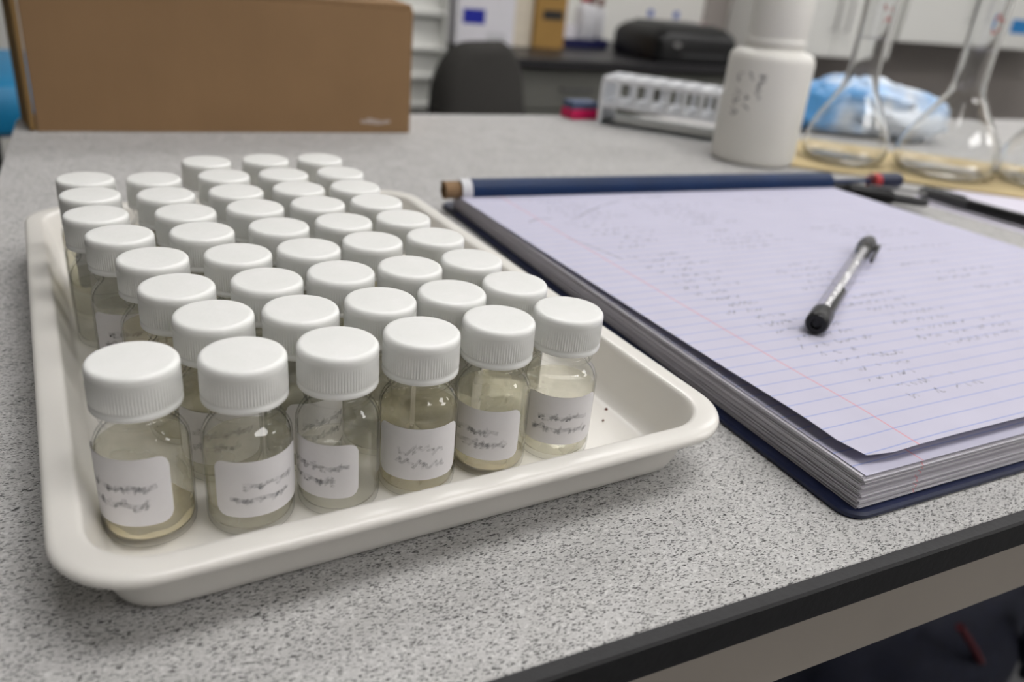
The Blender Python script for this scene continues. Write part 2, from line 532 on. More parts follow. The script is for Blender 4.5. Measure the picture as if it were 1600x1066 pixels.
# ------------------------------------------------------------------ the bench
bench = empty('lab_bench', -5.7, 10.35, -ZB)
tag(bench, 'grey speckled laminate lab bench with black front edging and beige apron', 'bench')
BL, BD = 175.0, 60.6                       # length, depth of the laminate
def bench_outline(d=0.0):
    pts = []
    for cx, cy, r, a0 in ((BL, BD, 0.5, 0), (0, BD, 4.0, 90), (0, 0, 0.5, 180), (BL, 0, 0.5, 270)):
        rr = max(r - d, 0.05)
        px = cx - r if cx else r; py = cy - r if cy else r
        for i in range(9):
            a = R_(a0 + 90 * i / 8)
            pts.append((px + rr * math.cos(a), py + rr * math.sin(a)))
    return pts
def ring(pts, z): return [(x, y, z) for x, y in pts]
obj('worktop', loft([ring(bench_outline(0), ZB - 0.96), ring(bench_outline(0), ZB - 0.03), ring(bench_outline(0.03), ZB)]), M['worktop'], bench)
edge = []
for (yo, zo) in ((-0.02, -0.98), (-0.38, -0.98), (-0.42, -0.94), (-0.42, -0.07), (-0.36, 0.0), (-0.02, 0.0)):
    edge.append((yo, zo))
VE = [(x, y, ZB + z) for x in (-0.05, BL) for y, z in edge]
n = len(edge)
FE = [(i, (i + 1) % n, n + (i + 1) % n, n + i) for i in range(n)] + [tuple(range(n)), tuple(range(2 * n - 1, n - 1, -1))]
obj('front_edging', (VE, FE), M['black_edge'], bench)
obj('apron', box(1.5, BL - 1.5, 0.1, 1.6, ZB - 3.75, ZB - 0.99, 0.03), M['apron'], bench)
obj('rear_rail', box(1.5, BL - 1.5, BD - 5, BD - 3, ZB - 6, ZB - 0.99, 0.05), M['apron'], bench)
for lx in (4, BL - 8):
    for ly in (3, BD - 8):
        obj('leg', box(lx, lx + 4, ly, ly + 4, 0, ZB - 0.99, 0.2), M['dark_metal'], bench)

# ------------------------------------------------------------------ the tray (its own frame turned 3.7 degrees)
TR = 3.7
tx0, tx1, ty0, ty1 = -1.08, 16.5, 13.38, 39.1
def tray_to_bench(x, y):
    a = R_(TR)
    return x * math.cos(a) - y * math.sin(a), x * math.sin(a) + y * math.cos(a)
tcx, tcy = (tx0 + tx1) / 2, (ty0 + ty1) / 2
tbx, tby = tray_to_bench(tcx, tcy)
hx, hy, RC = (tx1 - tx0) / 2, (ty1 - ty0) / 2, 2.0
prof = [(1.9, 0.0), (1.45, 0.0), (1.22, 0.06), (1.05, 0.2), (0.96, 0.42), (0.60, 1.58), (0.54, 1.64), (0.10, 1.64), (0.03, 1.67), (0.0, 1.74),
        (0.0, 1.80), (0.03, 1.87), (0.10, 1.91), (0.20, 1.93), (0.58, 1.93), (0.67, 1.91), (0.73, 1.84), (0.76, 1.72), (1.06, 0.62), (1.12, 0.45),
        (1.24, 0.31), (1.45, 0.23), (1.7, 0.22), (2.0, 0.22), (2.2, 0.25), (2.4, 0.27)]
tray = obj('tray', loft([[(x, y, z) for x, y in rrect(hx - d, hy - d, max(RC - d * 0.75, 0.3), 10)] for d, z in prof]), M['tray'], None, 50, (tbx, tby, 0), TR)
tag(tray, 'cream white rectangular plastic tray with rounded corners holding the vials', 'tray')
for k, (x, y, r) in enumerate(((14.95, 17.9, 0.055), (14.4, 17.3, 0.04), (13.9, 20.2, 0.03))):
    c = obj('crumb', lathe([(0, 0), (r, .01), (r * .8, r), (0, r * 1.2)], 10), M['brown_cap'], None, True, (*tray_to_bench(x, y), 0.225 if k == 0 else 0.262))
    tag(c, ['larger brown crumb on the tray floor right of the vials', 'nearer small brown crumb on the tray floor',
            'farthest tiny brown crumb on the tray floor'][k], 'crumb', 'crumbs on the tray floor')

# ------------------------------------------------------------------ the vials
VIALS = [(1.05, 17.36), (3.3, 16.87), (5.49, 16.76), (7.65, 16.71), (9.91, 16.79), (12.11, 16.77),
         (3.12, 19.27), (5.23, 18.98), (7.39, 18.92), (9.52, 18.88), (11.64, 19.0),
         (2.59, 21.39), (4.92, 21.21), (7.05, 21.23), (9.17, 21.11), (11.3, 21.2),
         (2.3, 23.72), (4.63, 23.49), (6.76, 23.47), (8.91, 23.63), (11.11, 23.55),
         (1.68, 26.08), (4.03, 25.83), (6.45, 25.79), (8.68, 25.84), (10.86, 25.78),
         (1.2, 28.31), (3.89, 27.98), (6.21, 28.07), (8.46, 28.09), (10.66, 27.94),
         (1.2, 30.64), (3.59, 30.22), (6.02, 30.22), (8.36, 30.21), (10.57, 30.07),
         (1.2, 32.83), (3.49, 32.48), (6.05, 32.5), (8.35, 32.38), (10.69, 32.28),
         (5.82, 34.87), (8.25, 34.89), (10.56, 34.74)]
RB, RI = 1.045, 1.0
outer = [(0, 0.05), (0.75, 0.04), (0.88, 0.0), (0.98, 0.03), (1.03, 0.12), (RB, 0.25), (RB, 2.32), (1.03, 2.48), (0.97, 2.62), (0.88, 2.76),
         (0.80, 2.86), (0.765, 2.93), (0.76, 2.99), (0.80, 3.04), (0.84, 3.09), (0.84, 3.15), (0.80, 3.20), (0.76, 3.24), (0.76, 4.22)]
inner = [(0.62, 4.22), (0.62, 2.98), (0.68, 2.86), (0.78, 2.74), (0.90, 2.60), (0.98, 2.44), (RI, 2.3), (RI, 0.34), (0.95, 0.22), (0.85, 0.17), (0.4, 0.24), (0, 0.26)]
ME_GLASS = mesh_data('glass_body', lathe(outer + inner, 48), M['glass'], 60)

def liquid(level, mat):
    e = 0.012
    pts = [(0, 0.26 - e), (0.4, 0.24 - e), (0.85, 0.17 - e), (0.95 + e, 0.22 - e), (RI + e, 0.34)]
    if level <= 2.3:
        pts += [(RI + e, level + 0.05)]
    else:
        pts += [(RI + e, 2.3), (0.965 + e, min(2.5, level))]
    rt = pts[-1][0]
    pts += [(rt - 0.06, level), (0, level - 0.01)]
    return mesh_data('liquid', lathe(pts, 40), mat, 40)
ME_LIQ = [liquid(2.36, M['liquid'][0]), liquid(1.95, M['liquid'][1]), liquid(2.25, M['liquid'][2]), liquid(2.1, M['liquid'][0]), liquid(1.5, M['liquid'][1])]

cap_prof = [(0.80, 3.40), (0.97, 3.36), (0.985, 3.38), (0.985, 3.46), (0.965, 3.49), (0.965, 3.51), (0.975, 3.54), (0.985, 3.58), (0.98, 4.16), (0.98, 4.20), (0.978, 4.32),
            (0.965, 4.365), (0.935, 4.405), (0.89, 4.425), (0.84, 4.428), (0.25, 4.432), (0, 4.435)]
def capr(k, i, r):
    if 6 <= k <= 8: return r - (0.023 if i % 2 else 0.0)
    if 2 <= k <= 3: return r - (0.012 if i % 2 else 0.0)
    return r
ME_CAP = mesh_data('cap', join(lathe(cap_prof, 172, rfun=capr), lathe([(0.80, 3.40), (0.80, 4.3), (0, 4.3)], 172)), M['cap'], 60)

LA, LH0, LH1, LR = 66, 0.62, 2.16, RB + 0.008      # label: half angle, height range
def label_fn(ang, z, r=LR): return (r * math.cos(R_(ang)), r * math.sin(R_(ang)), z)
def label_mesh():
    na, nz = 36, 12
    outer_pts = []
    hw = LA * math.pi / 180 * RB; hh = (LH1 - LH0) / 2; zc = (LH0 + LH1) / 2
    V, F = [], []
    # rows clipped by rounded corners
    for j in range(nz + 1):
        z = -hh + 2 * hh * (0.5 - 0.5 * math.cos(math.pi * j / nz))
        rc = 0.26
        dz = max(0, abs(z) - (hh - rc))
        w = hw - rc + math.sqrt(max(rc * rc - dz * dz, 0))
        for i in range(na + 1):
            s = -w + 2 * w * i / na
            V.append(label_fn(math.degrees(s / RB), z + zc))
    for j in range(nz):
        for i in range(na):
            a = j * (na + 1) + i
            F.append((a, a + 1, a + na + 2, a + na + 1))
    n = len(V)
    V2 = V + [(x * 0.994, y * 0.994, z) for x, y, z in V]
    F2 = F + [tuple(i + n for i in reversed(f)) for f in F]
    return V2, F2
ME_LABEL = mesh_data('label', label_mesh(), M['label'], 60)
def writing_mesh(seed, dark):
    rg = random.Random(seed)
    parts = []
    for z, h in ((1.40, 0.24), (1.0, 0.24)):
        L = rg.uniform(1.2, 1.7)
        x0 = -L / 2 + rg.uniform(-.15, .15)
        fn = lambda x, y: label_fn(math.degrees(x / RB), y, LR + 0.006)
        for st in scribble(rg, x0, z, L, h * (1.15 if dark else 1), 0.55, 0.12 if dark else 0.2, 0.24 if dark else 0.2):
            parts.append(ribbon(st, 0.075 if dark else 0.07, fn))
        if not dark:
            fn2 = lambda x, y: label_fn(math.degrees(x / RB), y, LR + 0.004)
            parts.append(ribbon([(x0 + L * k / 10, z + h * (.45 + .12 * math.sin(k * 1.3 + seed))) for k in range(11)], h * 0.5, fn2))
    return mesh_data('handwriting', join(*parts), M['label_ink'])
ME_WRITE = [writing_mesh(s, s == 3) for s in range(8)]

ORD = ['first', 'second', 'third', 'fourth', 'fifth', 'sixth', 'seventh', 'eighth', 'ninth']
rows = [6, 5, 5, 5, 5, 5, 5, 5, 3]
COLN = {6: ['first', 'second', 'third', 'fourth', 'fifth', 'sixth'], 5: ['leftmost', 'second from left', 'middle one', 'second from right', 'rightmost'],
        3: ['leftmost', 'middle one', 'rightmost']}
FRONT = ['large foreground vial of cloudy liquid and sediment, far left of the front row',
         'vial in front row, second from left, smudged label turned right',
         'vial in front row, third from left, nearly clear with label turned left',
         'vial in front row, fourth from left, slanted dark two-line writing on its label',
         'vial in front row, fifth from left, brownish liquid below its label',
         'vial at the right end of the front row, beside the empty tray space']
# label facing (angle in the bench frame, degrees) for the vials whose glass shows; camera lies towards about -118
FACE = {0: -128, 1: -78, 2: -143, 3: -108, 4: -133, 5: -112, 6: -100, 11: 30, 16: -60, 21: -90, 26: 50, 31: 70, 36: 60, 12: 40, 7: -60}
LIQ = {0: 0, 1: 3, 2: 4, 3: 2, 4: 0, 5: 3, 6: 0, 11: 2, 16: 2, 21: 1, 26: 1}
i = 0
for rI, cnt in enumerate(rows):
    for cI in range(cnt):
        x, y = VIALS[i]
        bx, by = tray_to_bench(x, y)
        tilt = rnd.uniform(-3, 3)
        v = empty('sample_vial', bx, by, 0.275, rnd.uniform(0, 360))
        rz = math.degrees(v.rotation_euler.z)
        lab = FRONT[cI] if rI == 0 else 'white-capped glass vial, %s row from the front of the tray, %s' % (ORD[rI], COLN[cnt][cI])
        tag(v, lab, 'vial', 'white-capped sample vials in the tray')
        g = obj('glass_body', ME_GLASS, None, v)
        obj('liquid', ME_LIQ[LIQ.get(i, rnd.randrange(5))], None, v)
        obj('cap', ME_CAP, None, v)['label'] = 'white ribbed plastic screw cap'
        fa = FACE.get(i, rnd.uniform(-180, 180)) - rz
        lb = obj('label', ME_LABEL, None, v, rz=fa)
        lb['label'] = 'white paper label with smudged grey handwriting'
        obj('handwriting', ME_WRITE[i % 8], None, lb)['kind'] = 'stuff'
        if i == 0:
            lb.scale = (1, 1, 1.16); lb.location.z = -0.03 * S
        if i in (0, 4):
            sed = lathe([(0, 0.26), (0.85, 0.18), (0.95, 0.25), (0.985, 0.36), (0.987, 0.46 if i == 0 else 0.40), (0.94, 0.42 if i == 0 else 0.36), (0.5, 0.33), (0, 0.31)], 40,
                        rfun=lambda k, j, r: r if k < 4 else r * (1 - 0.004 * (1 + math.sin(j * 1.7))))
            sv = [(a, b, c + (0.06 * math.sin(3 * math.atan2(b, a)) + 0.04 * math.sin(7 * math.atan2(b, a)) if c > 0.36 else 0)) for a, b, c in sed[0]]
            obj('sediment', (sv, sed[1]), M['sediment'], v, True)
        i += 1

# ------------------------------------------------------------------ the ruled pad
pad = empty('ruled_pad', 17.35, 11.58, 0, 0.6)
tag(pad, 'thick ruled writing pad with navy backing board and rolled back blue cover', 'notepad')
PW, PL = 27.6, 30.0
obj('backing_board', slab(PW / 2 + 0.35, PL / 2 + 0.6, 0.0, 0.24, 0.7, 0.07, PW / 2 + 0.35, PL / 2 + 0.6), M['navy_board'], pad, 40)
def stack_z(y): return 1.36 - 0.30 * max(0, min(1, y / PL))
def sheet(x0, x1, y0, y1, zf, th, nx=10, ny=12):
    V, F = [], []
    for s in (0, 1):
        for j in range(ny + 1):
            for k in range(nx + 1):
                x = x0 + (x1 - x0) * k / nx; y = y0 + (y1 - y0) * j / ny
                V.append((x, y, zf(x, y) - s * th))
    m = (nx + 1) * (ny + 1)
    for j in range(ny):
        for k in range(nx):
            a = j * (nx + 1) + k
            F.append((a, a + 1, a + nx + 2, a + nx + 1)); F.append((m + a, m + a + nx + 1, m + a + nx + 2, m + a + 1))
    per = list(range(nx + 1)) + [(j * (nx + 1) + nx) for j in range(1, ny + 1)] + [ny * (nx + 1) + k for k in range(nx - 1, -1, -1)] + [j * (nx + 1) for j in range(ny - 1, 0, -1)]
    for a, b in zip(per, per[1:] + per[:1]):
        F.append((a, m + a, m + b, b))
    return V, F
NS = 24
layers = []
rg = random.Random(3)
for k in range(NS):
    f0, f1 = k / NS, (k + 0.86) / NS
    ox = 0.34 + rg.uniform(-.09, .06) + 0.10 * (1 - f0) ** 2; oy = 0.30 + rg.uniform(-.08, .06)
    wv = rg.uniform(-.010, .010)
    zf = lambda x, y, f1=f1, wv=wv: 0.245 + f1 * (stack_z(y) - 0.245) + wv * math.sin(x * 0.9 + y)
    zt = lambda x, y, f1=f1, wv=wv: zf(x, y)
    layers.append(sheet(ox, PW + rg.uniform(-.05, .05), oy, PL, zf, (1.11 / NS) * 0.72, 8, 10))
pb = obj('page_block', join(*layers), M['page_edge'], pad)
pb['kind'] = 'stuff'
obj('page', sheet(0.36, PW, 0.28, PL, lambda x, y: stack_z(y) + 0.03, 0.015, 3, 8), M['paper'], pad)
def page_z(x, y):
    g = 0.36 * max(0, 1 - y / PL) ** 1.3 + 0.035
    c = math.exp(-((x - 0.8) ** 2 + (y - 0.6) ** 2) / 3.5)
    return stack_z(y) + g - 0.10 * c + 0.05 * math.exp(-((y - 2.5) ** 2) / 4) + 0.04
def top_sheet():
    V, F = sheet(0.0, PW - 0.1, 0.0, PL - 0.5, lambda x, y: 0, 0.018, 24, 28)
    V2 = []
    for x, y, z in V:
        yy = y + 0.56; xx = x + 0.52 - 0.28 * min(1, y / PL)
        d = 0.45 * max(0, 1 - (math.hypot(x, y)) / 0.9)      # rounded near corner
        V2.append((xx + d * .5, yy + d * .35, page_z(xx, yy) + z))
    return V2, F
obj('page', top_sheet(), M['paper'], pad, 60)['label'] = 'loose curling top ruled page'
rg = random.Random(11)
parts = []
def on_page(x, y): return (x, y, page_z(x, y) + 0.004)
for r in range(3, 40):
    y = 0.7 * r - 0.28 + 0.35 - 0.25
    if y > 27.5 or y < 2.6: continue
    if r > 3:
        x0 = 3.7 + rg.uniform(-.1, .9) + (0.5 if r < 10 else 0)
        if rg.random() < 0.93:
            for st in scribble(rg, x0, y, rg.uniform(1.6, 4.2), 0.3, 0.3, 0.3): parts.append(ribbon(st, 0.042, on_page))
    if r > 7 and rg.random() < 0.9:
        x0 = 9.3 + rg.uniform(0, 1.2)
        for st in scribble(rg, x0, y, rg.uniform(2.5, 6), 0.3, 0.3, 0.3): parts.append(ribbon(st, 0.042, on_page))
    if r > 12 and rg.random() < 0.6:
        x0 = 17 + rg.uniform(0, 2)
        for st in scribble(rg, x0, y, rg.uniform(2, 6), 0.3, 0.3, 0.3): parts.append(ribbon(st, 0.042, on_page))
for (xa, ya, xb, yb) in ((1.9, 23.6, 3.6, 24.0), (5.1, 24.0, 9.5, 26.6), (2.6, 20.9, 3.5, 17.2)):
    parts.append(ribbon([(xa + (xb - xa) * t / 12, ya + (yb - ya) * t / 12 + 0.3 * math.sin(t / 12 * 3.14)) for t in range(13)], 0.09, on_page))
hw = obj('handwriting', join(*parts), M['pencil'], pad)
hw['kind'] = 'stuff'
hw['label'] = 'faint rows of grey handwritten notes'
# rolled cover at the head of the pad
RY, RZ, RR = PL - 0.75, 1.42, 0.66
def roll(r_out, th, x0, x1, turns0, turns1, seg=56, shrink=0.0):
    ring_a = []
    outp, inp = [], []
    for i in range(seg + 1):
        f = i / seg
        a = R_(turns0 + (turns1 - turns0) * f)
        r = r_out - shrink * f
        outp.append((math.cos(a) * r, math.sin(a) * r)); inp.append((math.cos(a) * (r - th), math.sin(a) * (r - th)))
    sec = outp + inp[::-1]
    V = [(x, RY + a - 0.045 * (x - 1), RZ + b) for x in (x0, x1) for a, b in sec]
    n = len(sec)
    F = [(i, (i + 1) % n, n + (i + 1) % n, n + i) for i in range(n)]
    m = seg + 1
    for e in (0, n):
        for i in range(seg):
            F.append((e + i, e + i + 1, e + n - 2 - i, e + n - 1 - i))
    return V, F
obj('rolled_cover', roll(RR, 0.09, 0.75, PW + 0.1, 60, 395, shrink=0.1), M['blue_cover'], pad, 40)['label'] = 'blue outer face of the rolled back cover'
obj('card_lining', roll(RR - 0.11, 0.10, -0.55, PW - 0.2, 30, 410, shrink=0.16), M['card_lining'], pad, 40)['label'] = 'brown card inside the rolled cover'
obj('binding_tape', roll(RR + 0.012, 0.02, 0.35, 0.95, 60, 330), M['milky'], pad, 40)

# blue pen tucked into the roll, sticking out on the right
def pad_pt(x, y, z):
    a = R_(0.6)
    return 17.35 + x * math.cos(a) - y * math.sin(a), 11.58 + x * math.sin(a) + y * math.cos(a), z
def along_x(prof, seg=20):
    V, F = lathe(prof, seg)
    return [(z, x, y) for x, y, z in V], F
px, py, pz = pad_pt(PW - 6.0, RY - 0.045 * (PW - 7), RZ - 0.02)
bp = empty('ballpoint_pen', px, py, pz, -1.98)
tag(bp, 'clear ballpoint pen with navy end cap sticking out of the blue roll', 'pen')
obj('barrel', along_x([(0, 6.3), (0.46, 6.3), (0.5, 6.4), (0.5, 10.3), (0, 10.3)]), M['clear'], bp, 40)
obj('refill', along_x([(0, 0.2), (0.16, 0.2), (0.16, 10.2), (0, 10.2)]), M['blue_cover'], bp, 40)
obj('ring', along_x([(0.5, 10.3), (0.55, 10.3), (0.55, 10.9), (0, 10.9), (0, 10.3), (0.5, 10.3)]), M['red_print'], bp, 40)
obj('end_cap', along_x([(0, 10.9), (0.55, 10.9), (0.58, 11.2), (0.58, 12.7), (0.48, 13.05), (0.25, 13.2), (0, 13.2)]), M['navy_board'], bp, 40)

# black pen lying on the page
pA = Vector((23.0, 19.3)); pB = Vector((34.9, 27.4))
ang = math.degrees(math.atan2(pB.y - pA.y, pB.x - pA.x)); Lp = (pB - pA).length
za = page_z(5.7, 7.8); zb = page_z(17.7, 15.8)
pen = empty('ballpoint_pen', pA.x, pA.y, za + 0.47, ang)
pen.rotation_euler = (0, math.atan2(za - zb, Lp), R_(ang))
tag(pen, 'clear ballpoint pen with black ends lying on the ruled page', 'pen')
obj('barrel', along_x([(0, 1.2), (0.38, 1.2), (0.40, 1.3), (0.40, Lp - 1.6), (0, Lp - 1.6)], 24), M['clear'], pen, 40)
obj('refill', along_x([(0, 1.0), (0.17, 1.0), (0.17, Lp - 1.5), (0, Lp - 1.5)], 16), M['refill_white'], pen, 40)
obj('ink_column', [(x, y * 1.0 - 0.14, z - 0.08) for x, y, z in along_x([(0, 1.2), (0.20, 1.2), (0.20, 4.9), (0.1, 5.1), (0, 5.1)], 16)[0]] and
    ([(x, y - 0.14, z - 0.06) for x, y, z in along_x([(0, 1.2), (0.20, 1.2), (0.20, 4.9), (0.1, 5.1), (0, 5.1)], 16)[0]], along_x([(0, 1.2), (0.20, 1.2), (0.20, 4.9), (0.1, 5.1), (0, 5.1)], 16)[1]), M['black_plastic'], pen, 40)
obj('end_plug', along_x([(0, 0.12), (0.16, 0.12), (0.2, 0.0), (0.36, 0.0), (0.43, 0.1), (0.44, 0.3), (0.44, 1.25), (0.40, 1.35), (0, 1.35)], 24), M['black_plastic'], pen, 40)
obj('push_cap', along_x([(0, Lp - 1.9), (0.41, Lp - 1.9), (0.44, Lp - 1.8), (0.42, Lp - 0.7), (0.32, Lp - 0.1), (0.18, Lp), (0, Lp)], 24), M['grey_plastic'], pen, 40)
obj('clip', move(join(box(Lp - 4.0, Lp - 0.9, -0.11, 0.11, 0.0, 0.12, 0.03), box(Lp - 1.5, Lp - 1.0, -0.11, 0.11, -0.25, 0.05, 0.02)), 0, -0.52, 0.05, 80), M['black_plastic'], pen)

# ------------------------------------------------------------------ cardboard box
bw, bh, bdp = 26.35, 9.3, 11.0
cb = empty('cardboard_box', -4.25, 63.35, 0, -1.2)
tag(cb, 'plain brown cardboard box standing at the back of the bench', 'box')
obj('front_panel', box(0, bw, 0, 0.35, 0, bh, 0.06), M['cardboard'], cb)
obj('rear_panel', box(0, bw, bdp - 0.35, bdp, 0, bh, 0.06), M['cardboard'], cb)
obj('end_panel', box(-0.02, 0.33, 0.37, bdp - 0.37, 0, bh, 0.05), M['cardboard'], cb)
obj('end_panel', box(bw - 0.33, bw + 0.02, 0.37, bdp - 0.37, 0, bh, 0.05), M['cardboard'], cb)
obj('bottom_panel', box(0.35, bw - 0.35, 0.37, bdp - 0.37, 0.0, 0.3), M['cardboard'], cb)
obj('top_flap', move(box(0.1, bw - 0.1, 0, bdp * 0.5, 0, 0.3, 0.05), 0, 0.1, bh + 0.02, 1.5), M['cardboard'], cb)
obj('top_flap', move(box(0.1, bw - 0.1, 0, bdp * 0.48, 0, 0.3, 0.05), 0, bdp * .51, bh + 0.02, 0.5), M['cardboard'], cb)
obj('side_flap', move(box(-0.35, 0, 0, 4.0, 0.1, bh + 0.2, 0.05), -0.05, -0.05, 0, 0, 0, 12), M['cardboard_edge'], cb)
tm = [move(box(-.6, .6, 0, 0.012, -.12, .12), 23.4 + dx, -0.013, 0.95 + dz, 0, a, 0) for dx, dz, a in ((0, 0, 12), (.7, -.12, -8), (-.5, -.1, 4))]
obj('tape_mark', join(*tm), M['tape_mark'], cb)['label'] = 'pale torn tape mark near the lower corner'

# ------------------------------------------------------------------ white bottle
wb = empty('reagent_bottle', 48.6, 51.9, 0, -146)
tag(wb, 'white plastic bottle with faded handwriting beside the glass flasks', 'bottle')
BR = 3.42
obj('body', lathe([(0, 0.15), (2.6, 0.1), (2.9, 0.0), (3.2, 0.1), (3.38, 0.35), (BR, 0.7), (3.36, 8.0), (3.3, 8.3), (3.12, 8.6), (2.85, 8.76), (2.45, 8.84), (2.3, 9.0), (2.2, 9.4), (0, 9.4)], 56), M['hdpe'], wb, 60)
obj('cap', lathe([(0, 9.2), (2.35, 9.2), (2.4, 9.3), (2.4, 9.65), (2.30, 9.75), (2.34, 9.9), (2.34, 13.0), (2.2, 13.3), (0, 13.35)], 72,
                 rfun=lambda k, i, r: r - (0.04 if (i % 2 and k in (5, 6)) else 0)), M['hdpe'], wb, 60)
rg = random.Random(5)
parts = []
for q in range(3):
    for st in scribble(rg, 0, 0, 3.4 - q * 0.7, 0.6, 0.1, 0.2):
        parts.append(ribbon([(y - 1.3 + q * 0.95, 7.2 - x) for x, y in st], 0.14, lambda x, y: ((BR + .006) * math.cos(x / BR), (BR + .006) * math.sin(x / BR), y)))
obj('handwriting', join(*parts), M['bottle_ink'], wb, False, None, -8)['kind'] = 'stuff'

# ------------------------------------------------------------------ flasks on a tan board
tb = obj('wooden_board', slab(13, 6.5, 0, 0.3, 0.6, 0.1), M['tan_board'], None, 40, (63.4, 47.0, 0), -40)
tag(tb, 'pale tan wooden board under the glass flasks', 'board')
def flask(x, y, rb, label, scale=1.0, z=0.31):
    t = empty('volumetric_flask', x, y, z)
    tag(t, label, 'flask', 'glass flasks on the tan board')
    k = scale
    rn = 1.28
    o = [(0, .12), (rb * .62, .1), (rb * .72, 0), (rb * .84, .12), (rb * .95, .55), (rb, 1.25), (rb * .985, 1.9), (rb * .92, 2.7), (rb * .80, 3.6), (rb * .66, 4.5),
         (rb * .53, 5.3), (rb * .43, 6.0), (rn + .12, 6.6), (rn + .02, 7.3), (rn, 8.0), (rn * .97, 17.0), (rn + .2, 17.2), (rn + .2, 17.5)]
    wt = 0.14
    inn = [(max(r - wt, 0), zz + (0.14 if zz < 0.6 else 0)) for r, zz in reversed(o)]
    inn[-1] = (0, 0.3)
    obj('glass_body', lathe([(r, zz * k) for r, zz in o + inn], 56), M['flask_glass'], t, 60)
    obj('volume_mark', lathe([(rn + .012, 10.0 * k), (rn + .012, 10.05 * k), (rn + .005, 10.05 * k), (rn + .005, 10.0 * k), (rn + .012, 10.0 * k)], 48), M['milky'], t)
    pr = []
    rg2 = random.Random(int(x))
    for q in range(2):
        for st in scribble(rg2, -0.2, 11.3 + q * 0.9, 0.9, 0.5, 0.1, .2):
            pr.append(ribbon(st, 0.09, lambda a, b: ((rn + .012) * math.cos(a / rn - 2.1), (rn + .012) * math.sin(a / rn - 2.1), b * k)))
    obj('red_lettering', join(*pr), M['red_print'], t)
    return t
flask(57.0, 50.0, 3.55, 'clear glass flask standing next to the white bottle')
flask(63.5, 44.9, 4.15, 'larger clear glass flask, middle one of the three')
flask(70.6, 40.4, 4.0, 'clear glass flask cut by the right picture edge')

# blue plastic bag behind the flasks
def lump(rx, ry, rz_, seed, n=40, m=24, amp=0.28):
    V, F = [], []
    for j in range(m + 1):
        ph = math.pi * j / m
        for i in range(n):
            th = 2 * math.pi * i / n
            d = Vector((math.sin(ph) * math.cos(th), math.sin(ph) * math.sin(th), math.cos(ph)))
            q = 1 + amp * noise.noise(d * 2.1 + Vector((seed, 0, 0))) + amp * 0.6 * abs(noise.noise(d * 4.7 + Vector((0, seed, 0)))) + 0.06 * noise.noise(d * 11)
            V.append((d.x * rx * q, d.y * ry * q, max(0.0, rz_ * 0.8 + d.z * rz_ * q)))
    for j in range(m):
        for i in range(n):
            k = (i + 1) % n
            F.append((j * n + i, j * n + k, (j + 1) * n + k, (j + 1) * n + i))
    return V, F
bg = obj('plastic_bag', lump(8.2, 4.2, 3.0, 4.2), M['film'], None, True, (72.0, 62.0, 0), -28)
tag(bg, 'crumpled light blue and white plastic bag behind the flasks', 'bag')

# ------------------------------------------------------------------ tube rack
rk = empty('tube_rack', 42.6, 66.9, 0, -48)
rk.scale = (0.86, 0.86, 0.74)
tag(rk, 'white plastic test tube rack left of the white bottle', 'rack')
RL, RW2 = 14.5, 6.0
def plate(z0, z1, holes=True):
    nx_, ny_ = 8, 3
    cw, ch = RL / nx_, RW2 / ny_
    V, F = [], []
    sg = 12
    for z in (z0, z1):
        for a in range(nx_):
            for b in range(ny_):
                cx, cy = (a + .5) * cw, (b + .5) * ch
                base = len(V)
                for s in range(sg):
                    t = 2 * math.pi * (s + .5) / sg
                    c, q = math.cos(t), math.sin(t)
                    k = 1 / max(abs(c), abs(q))
                    V.append((cx + c * k * cw / 2, cy + q * k * ch / 2, z))
                for s in range(sg):
                    t = 2 * math.pi * (s + .5) / sg
                    V.append((cx + math.cos(t) * 0.68, cy + math.sin(t) * 0.68, z))
                for s in range(sg):
                    e = (s + 1) % sg
                    F.append((base + s, base + e, base + sg + e, base + sg + s))
    half = len(V) // 2
    for c in range(nx_ * ny_):
        base = c * 2 * sg
        for s in range(sg):
            e = (s + 1) % sg
            F.append((base + sg + s, base + sg + e, half + base + sg + e, half + base + sg + s))
    V2, F2 = join((V, F), box(0, RL, -0.12, 0, z0, z1), box(0, RL, RW2, RW2 + .12, z0, z1), box(-.12, 0, -.12, RW2 + .12, z0, z1), box(RL, RL + .12, -.12, RW2 + .12, z0, z1))
    return V2, F2
for z0, z1 in ((5.3, 5.9), (2.3, 2.8)):
    obj('hole_plate', plate(z0, z1), M['rack'], rk)
obj('base_plate', slab(RL / 2, RW2 / 2, 0.0, 0.5, 0.3, 0.05, RL / 2, RW2 / 2), M['rack_blue'], rk)
for k in range(9):
    x = k * RL / 8
    for y in (-0.10, RW2 - 0.14):
        if k in (0, 8):
            obj('post', box(x - .2, x + .2, y, y + .24, 0.0, 5.3), M['rack'], rk)
        else:
            obj('post', box(x - .22, x + .22, y, y + .24, 2.8, 5.3), M['rack'], rk)
for x in (-0.12, RL - 0.12):
    obj('end_plate', box(x, x + .24, 0.2, RW2 - .2, 0.5, 5.3), M['rack'], rk)

mb = empty('pen_box', 40.6, 68.6, 0, 5)
tag(mb, 'small magenta box with grey blue lid left of the tube rack', 'box')
obj('tub', box(0, 3.2, 0, 2.0, 0, 0.95, 0.12), M['pink'], mb)
obj('lid', box(0.1, 3.1, 0.1, 1.9, 0.95, 1.7, 0.15), M['steel_blue'], mb)

